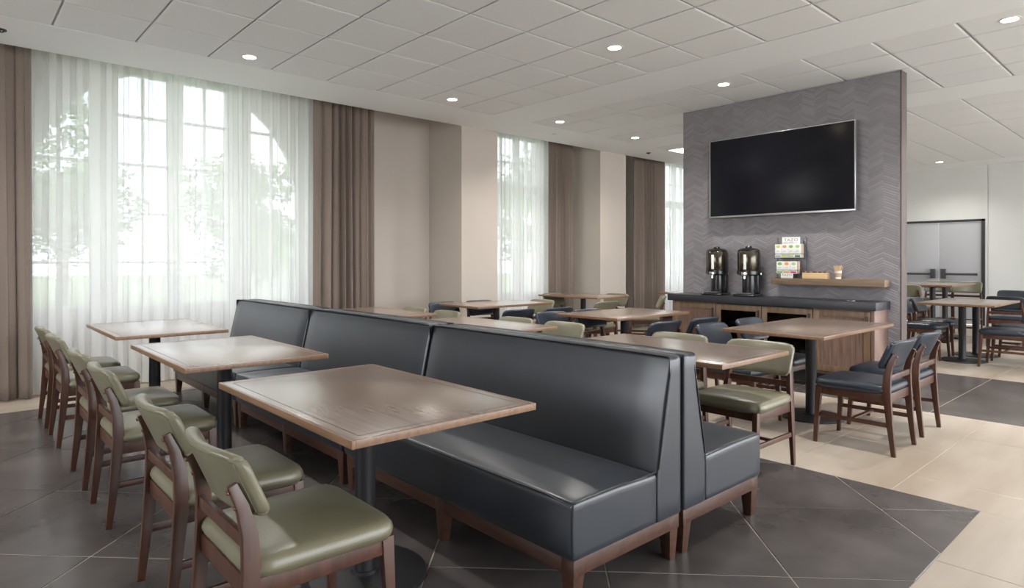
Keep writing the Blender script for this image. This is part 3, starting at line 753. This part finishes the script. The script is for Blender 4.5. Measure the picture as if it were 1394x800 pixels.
dp = make_disp(); dp.location = (6.93, 3.955, .883); dp.rotation_euler.z = R(8); tag(dp, 'black coffee dispenser with a bronze canister, left of the two on the worktop', 'coffee dispenser', 'coffee dispensers')
dup(dp, (6.93, 3.555, .883), R(8), 'black coffee dispenser with a bronze canister, right of the two on the worktop', 'coffee dispensers')

# floating shelf
XS = 6.96
tag(MB().box(XS, 7.128, 2.165, 3.31, 1.025, 1.096).obj('floating_shelf', 'shelfwood', bevel=.003), 'thick oak floating shelf on the chevron wall, right of the coffee dispensers', 'shelf')

def text(name, s, size, m, parent, M4):
    c = bpy.data.curves.new(name, 'FONT'); c.body = s; c.size = size; c.align_x = 'CENTER'; c.align_y = 'CENTER'; c.extrude = .0004; c.resolution_u = 2
    tmp = bpy.data.objects.new('tmp', c); COL.objects.link(tmp)
    dg = bpy.context.evaluated_depsgraph_get(); me = bpy.data.meshes.new_from_object(tmp.evaluated_get(dg))
    bpy.data.objects.remove(tmp); me.materials.clear(); me.materials.append(M[m])
    o = bpy.data.objects.new(name, me); COL.objects.link(o); o.parent = parent; o.matrix_local = M4; return o
FACE = Matrix(((0, 0, -1, 0), (-1, 0, 0, 0), (0, 1, 0, 0), (0, 0, 0, 1)))      # text x -> -y, text y -> z, faces -x
def face_at(x, y, z, s=1): return Matrix.Translation((x, y, z)) @ FACE @ Matrix.Diagonal((s, 1, 1, 1))
# wire rack
rk = thing('tea_rack', 'black two-tier wire rack holding tea boxes on the oak shelf', 'rack', (7.03, 3.135, 1.097))
mb = MB()
for y in (-.165, .155): mb.tube([(.06, y, 0), (.06, y, .445), (.03, y, .45)], .0035, 6)
for y in (-.10, .12): mb.tube([(-.035, y, .01), (-.035, y, .06), (-.035, y, .20)], .003, 6)
mb.obj('uprights', 'black_metal', rk, smooth=True)
mb = MB()
for z, h0, h1 in ((.045, -.115, .135), (.222, -.15, .15)):
    for dz in (0, .045):
        mb.tube([(-.045, h0, z + dz), (-.045, h1, z + dz), (.055, h1, z + dz), (.055, h0, z + dz)], .0028, 5, True)
    for y in (h0 + .05, 0, h1 - .05): mb.tube([(-.045, y, z), (.055, y, z)], .0025, 5)
mb.tube([(-.04, -.06, .385), (-.04, .06, .385)], .0025, 5)
for y in (h0 + .02, h1 - .02): mb.tube([(.055, y, .222), (.055, y, .40)], .0025, 5)
mb.obj('baskets', 'black_metal', rk, smooth=True)
MB().box(-.05, .07, -.14, .14, 0, .004).obj('rack_base', 'black_metal', rk)
def tea(y, z, w_, h, bot, lab, pic):
    b = thing('tea_box', lab, 'tea box', (7.03, y, z), 0, 'tea boxes in the rack')
    MB().box(-.040, .036, -w_ / 2, w_ / 2, 0, h).obj('carton', 'white_card', b, bevel=.001)
    MB().box(-.030, .030, -w_ / 2 - .0006, -w_ / 2, .004, h - .004).obj('side_panel', 'k_cream', b)
    MB().lathe([(.001, 0), (w_ * .30, .0001), (w_ * .30, .0006)], (0, 0, 0), 14).obj('printed_leaf', pic, b).matrix_local = Matrix.Translation((-.0402, 0, h - .026)) @ Matrix.Rotation(R(-90), 4, 'Y') @ Matrix.Diagonal((.8, 1.15, 1, 1))
    MB().box(-.0412, -.040, -w_ * .42, w_ * .42, .006, .024).obj('flavour_band', bot, b)
    MB().box(-.0412, -.040, -w_ * .25, w_ * .25, h * .50, h * .50 + .003).box(-.0412, -.040, -w_ * .3, w_ * .3, h * .42, h * .42 + .002).obj('printed_lines', 'text_grey', b)
W_ = .069
for k, (bot, pic, nm) in enumerate([('k_grey', 'k_lime', 'white tea box with a grey-violet band, first from the left on the top tier'), ('k_lime', 'k_pink', 'white tea box with a yellow-green band and pinkish picture, second on the top tier'),
                                    ('k_pale', 'k_green', 'white tea box with a pale green band, third on the top tier'), ('k_dgreen', 'k_pale', 'white tea box with a dark green band, last on the top tier')]):
    tea(3.135 + .107 - k * .0715, 1.097 + .226, W_, .148, bot, nm, pic)
for k, (bot, pic, nm) in enumerate([('k_green', 'k_green', 'white tea box with a bright green band, left one on the lower tier'), ('k_orange', 'k_orange', 'white tea box with an orange band, middle one on the lower tier'),
                                    ('k_mag', 'k_pale', 'white tea box with a magenta band, right one on the lower tier')]):
    tea(3.135 + .088 - k * .0765, 1.097 + .049, W_ + .004, .135, bot, nm, pic)
sg = thing('rack_sign', 'white lettered sign card standing on top of the tea rack', 'sign', (7.04, 3.12, 1.48))
MB().box(-.003, .003, -.098, .098, -.008, .070).obj('card', 'white_card', sg); MB().box(.003, .07, -.098, -.09, -.008, .066).obj('side_flap', 'text_grey', sg)
text('lettering', 'TAZO', .046, 'text_grey', sg, face_at(-.0036, 0, .037, 1.25))
MB().box(-.0036, -.003, -.08, .02, .006, .009).box(-.0036, -.003, .04, .08, .006, .009).obj('small_print', 'text_grey', sg)
sg = thing('shelf_card', 'small white lettered card leaning at the foot of the tea rack', 'sign', (6.972, 3.135, 1.097))
MB().box(-.003, .003, -.066, .066, 0, .052).obj('card', 'white_card', sg)
text('lettering', 'TAZO', .036, 'text_grey', sg, face_at(-.0036, 0, .032, 1.2)); MB().box(-.0036, -.003, -.05, .05, .006, .008).obj('small_print', 'text_grey', sg)
# pine box with packets
pb = thing('wooden_tray_box', 'pale pine box of brown packets on the oak shelf', 'box', (7.02, 2.845, 1.097))
MB().box(-.05, -.043, -.125, .125, 0, .062).box(.043, .05, -.125, .125, 0, .062).box(-.043, .043, -.125, -.118, 0, .062).box(-.043, .043, .118, .125, 0, .062).box(-.043, .043, -.118, .118, 0, .006).obj('tray', 'pine', pb, bevel=.0015)
for k in range(14):
    y = -.105 + k * .0165; o = tag(MB().box(-.030, .030, -.002, .002, 0, .070).obj('sweetener_packet', 'brown_pkt' if k % 3 else 'kraft'), 'small brown paper packet standing in the pale pine box', 'packet', 'packets in the pine box')
    o.location = (7.02, 2.845 + y, 1.105); o.rotation_euler = (R(14 if k < 9 else -6), 0, R(random.uniform(-6, 6)))
cp = thing('paper_cup', 'paper cup full of wooden stirrers on the right part of the oak shelf', 'cup', (7.02, 2.62, 1.097))
MB().lathe([(.024, 0), (.026, .001), (.034, .082), (.0355, .085), (.033, .085), (.0255, .004)], (0, 0, 0), 24).obj('cup_body', 'white_card', cp, smooth=True)
MB().lathe([(.0275, .02), (.0325, .062), (.0335, .062), (.028, .02)], (0, 0, 0), 24).obj('sleeve', 'kraft', cp, smooth=True)
for k in range(22):
    a = 2 * math.pi * k / 22 + .2; r0, r1 = .010, .026 + .022 * random.random()
    o = tag(MB().bar((r0 * math.cos(a), r0 * math.sin(a), .008), (r1 * math.cos(a) * 1.0, r1 * math.sin(a) * 1.0, .135 + .006 * random.random()), (.0045, .0015), (.006, .0015)).obj('wooden_stirrer', 'pine'),
            'thin wooden stirrer fanning out of the paper cup', 'stirrer', 'stirrers in the paper cup')
    o.location = (7.02, 2.62, 1.097)

# television
tv = thing('television', 'large flat black television on the chevron wall', 'television', (7.03, 3.275, 2.275))
MB().box(-.012, .03, -.82, .82, -.463, .463).obj('tv_body', 'tv_back', tv, bevel=.004)
MB().box(-.0145, -.012, -.812, .812, -.448, .456).obj('screen', 'tv_screen', tv)
MB().box(-.018, .028, -.828, .828, -.470, -.450).box(-.018, .028, -.828, .828, .458, .466).box(-.018, .028, -.828, -.814, -.450, .458).box(-.018, .028, .814, .828, -.450, .458).obj('bezel', 'tv_frame', tv, bevel=.002)
MB().box(-.021, -.018, -.02, .02, -.474, -.466).obj('sensor_tab', 'tv_frame', tv)
MB().box(.03, .10, -.25, .25, -.2, .2).obj('wall_mount', 'tv_back', tv)

# ================================================================ CEILING FITTINGS
dl = thing('downlight', '', 'ceiling light')
MB().lathe([(.075, 0), (.075, -.004), (.060, -.006), (.055, .0), (.055, .002)], (0, 0, 0), 32).obj('trim_ring', 'lamp_trim', dl, smooth=True)
MB().lathe([(.054, -.002), (.054, -.0035), (.02, -.004)], (0, 0, 0), 28).obj('lens', 'lamp', dl, smooth=True)
spots = [(2.14, 5.97, 'recessed downlight nearest the arched window'), (4.49, 5.96, 'recessed downlight above the beige wall left of the nearer pillar'), (4.48, 3.55, 'recessed downlight in the middle of the nearest ceiling tile field'),
         (6.29, 3.51, 'recessed downlight above the television wall'), (6.28, 1.07, 'recessed downlight at the top right picture corner'), (6.31, 5.94, 'recessed downlight near the window side, above the narrow sheer curtain'),
         (8.0, 5.94, 'recessed downlight closest to the farther pillar'), (14.36, 3.52, 'recessed downlight in front of the far off-white wall')]
spots += [(2.14, 3.55, 'added unseen downlight above the camera side of the benches'), (4.48, 1.12, 'added unseen downlight above the cream floor band'),  # out of view, carried on along the lamp grid to brighten the room
          (-.25, 5.97, 'added unseen downlight left of the left drape'), (8.0, 1.12, 'added unseen downlight right of the partition wall'),
          (10.9, 3.52, 'added unseen downlight behind the partition wall'), (10.9, 1.12, 'added unseen downlight above the two-column table')]
for i, (x, y, l) in enumerate(spots):
    if i == 0: o = dl; dl.location = (x, y, ZC - .0015); dl['label'] = l; dl['group'] = 'recessed downlights'
    else: o = dup(dl, (x, y, ZC - .0015), 0, l, 'recessed downlights')
    L = bpy.data.lights.new('downlight_beam', 'SPOT'); L.energy = 62; L.color = (1, .97, .93); L.spot_size = R(140); L.spot_blend = 1; L.shadow_soft_size = .06
    lo = bpy.data.objects.new('downlight_beam', L); COL.objects.link(lo); lo.location = (x, y, ZC - .012)
for x, y, l in ((9.3, 6.62, 'small black ceiling sensor before the farthest drape'), (.36, 6.62, 'small black ceiling sensor at the far left edge, above the left drape')):
    o = thing('ceiling_sensor', l, 'sensor', (x, y, ZC - .0005))
    MB().lathe([(.04, 0), (.04, -.008), (.03, -.012)], (0, 0, 0), 20).obj('housing', 'black_plastic', o, smooth=True); MB().lathe([(.02, -.011), (.018, -.022), (.006, -.026)], (0, 0, 0), 16).obj('dome', 'black_plastic', o, smooth=True)
o = thing('sprinkler_cover', 'small white round sprinkler cover beside the window-side ceiling band', 'sprinkler', (6.87, 6.57, ZC - .0005))
MB().lathe([(.04, 0), (.04, -.003), (.036, -.005)], (0, 0, 0), 20).obj('cover_plate', 'lamp_trim', o, smooth=True)
v = thing('ceiling_vent', 'square ceiling vent with added glow, behind the top left corner of the television wall', 'ceiling light', (9.56, 5.98, ZC - .002))  # air vent, not a lamp; the glow stands for its bright look
MB().box(-.27, .27, -.27, -.25, -.008, 0).box(-.27, .27, .25, .27, -.008, 0).box(-.27, -.25, -.25, .25, -.008, 0).box(.25, .27, -.25, .25, -.008, 0).obj('frame', 'lamp_trim', v)
MB().box(-.25, .25, -.25, .25, -.004, -.002).obj('vent_face', 'vent_face', v)
for k in range(4): MB().box(-.25, .25, -.16 + k * .107, -.155 + k * .107, -.009, -.004).obj('louvre', 'lamp_trim', v)

# ================================================================ OUTSIDE
def tree(x, y, h, rad, seed, lab):
    rnd = random.Random(seed); t = thing('tree', lab, 'tree', (x, y, -.5), 0, 'trees outside the windows')
    mb = MB(); mb.path([(0, 0, 0), (.1, 0, h * .3), (0, .1, h * .62)], [(.4, .4), (.3, .3), (.12, .12)])
    for k in range(5):
        a = k * 1.3; mb.path([(0.05, 0, h * .3), (math.cos(a) * rad * .5, math.sin(a) * rad * .5, h * .62)], [(.16, .16), (.05, .05)])
    mb.obj('trunk', 'bark', t)
    lf = MB(); blobs = [(rnd.gauss(0, rad * .42), rnd.gauss(0, rad * .42), h * rnd.uniform(.34, .9), rad * rnd.uniform(.3, .5)) for _ in range(16)]
    for bx, by, bz, br in blobs:
        for _ in range(260):
            d = Vector((rnd.gauss(0, 1), rnd.gauss(0, 1), rnd.gauss(0, 1))).normalized() * br * rnd.uniform(.6, 1.05); p = Vector((bx, by, bz)) + d
            u = Vector((rnd.gauss(0, 1), rnd.gauss(0, 1), rnd.gauss(0, 1))).normalized(); vv = u.orthogonal().normalized(); s = rnd.uniform(.10, .2)
            lf.add([p - u * s, p + vv * s * .5, p + u * s, p - vv * s * .5], [(0, 1, 2, 3)])
    o = lf.obj('foliage', 'leaf', t); o['kind'] = 'stuff'
for i, (x, y, h, r_, l) in enumerate([(-.5, 21, 7.2, 3.0, 'leafy tree seen through the leftmost light of the arched window'), (3.6, 31, 6.0, 2.6, 'tree seen low through the left middle light of the arched window'),
    (8.2, 24, 5.6, 2.3, 'tree seen through the right middle light of the arched window'), (13.2, 24, 6.8, 2.4, 'tree seen through the right light of the arched window'),
    (22.5, 24, 7.5, 3.0, 'tree seen through the narrow window by the pillar'), (36, 27, 8, 3.5, 'tree seen through the farthest sheer curtain')]): tree(x, y, h, r_, i + 3, l)

sh = thing('outbuilding', 'small white outbuilding outside, seen through the right light of the arched window', 'building', (12.6, 30.5, -.5), R(20))
MB().box(-1.1, 1.1, -.8, .8, 0, 2.6).obj('walls', 'frame', sh)
MB().add([(-1.3, -1, 2.6), (1.3, -1, 2.6), (1.3, 1, 2.6), (-1.3, 1, 2.6), (-1.3, 0, 3.3), (1.3, 0, 3.3)], [(0, 1, 5, 4), (3, 4, 5, 2), (0, 4, 3), (1, 2, 5), (3, 2, 1, 0)]).obj('roof', 'door', sh)
MB().box(-.4, .4, -.84, -.8, 0, 1.9).obj('door', 'door', sh)
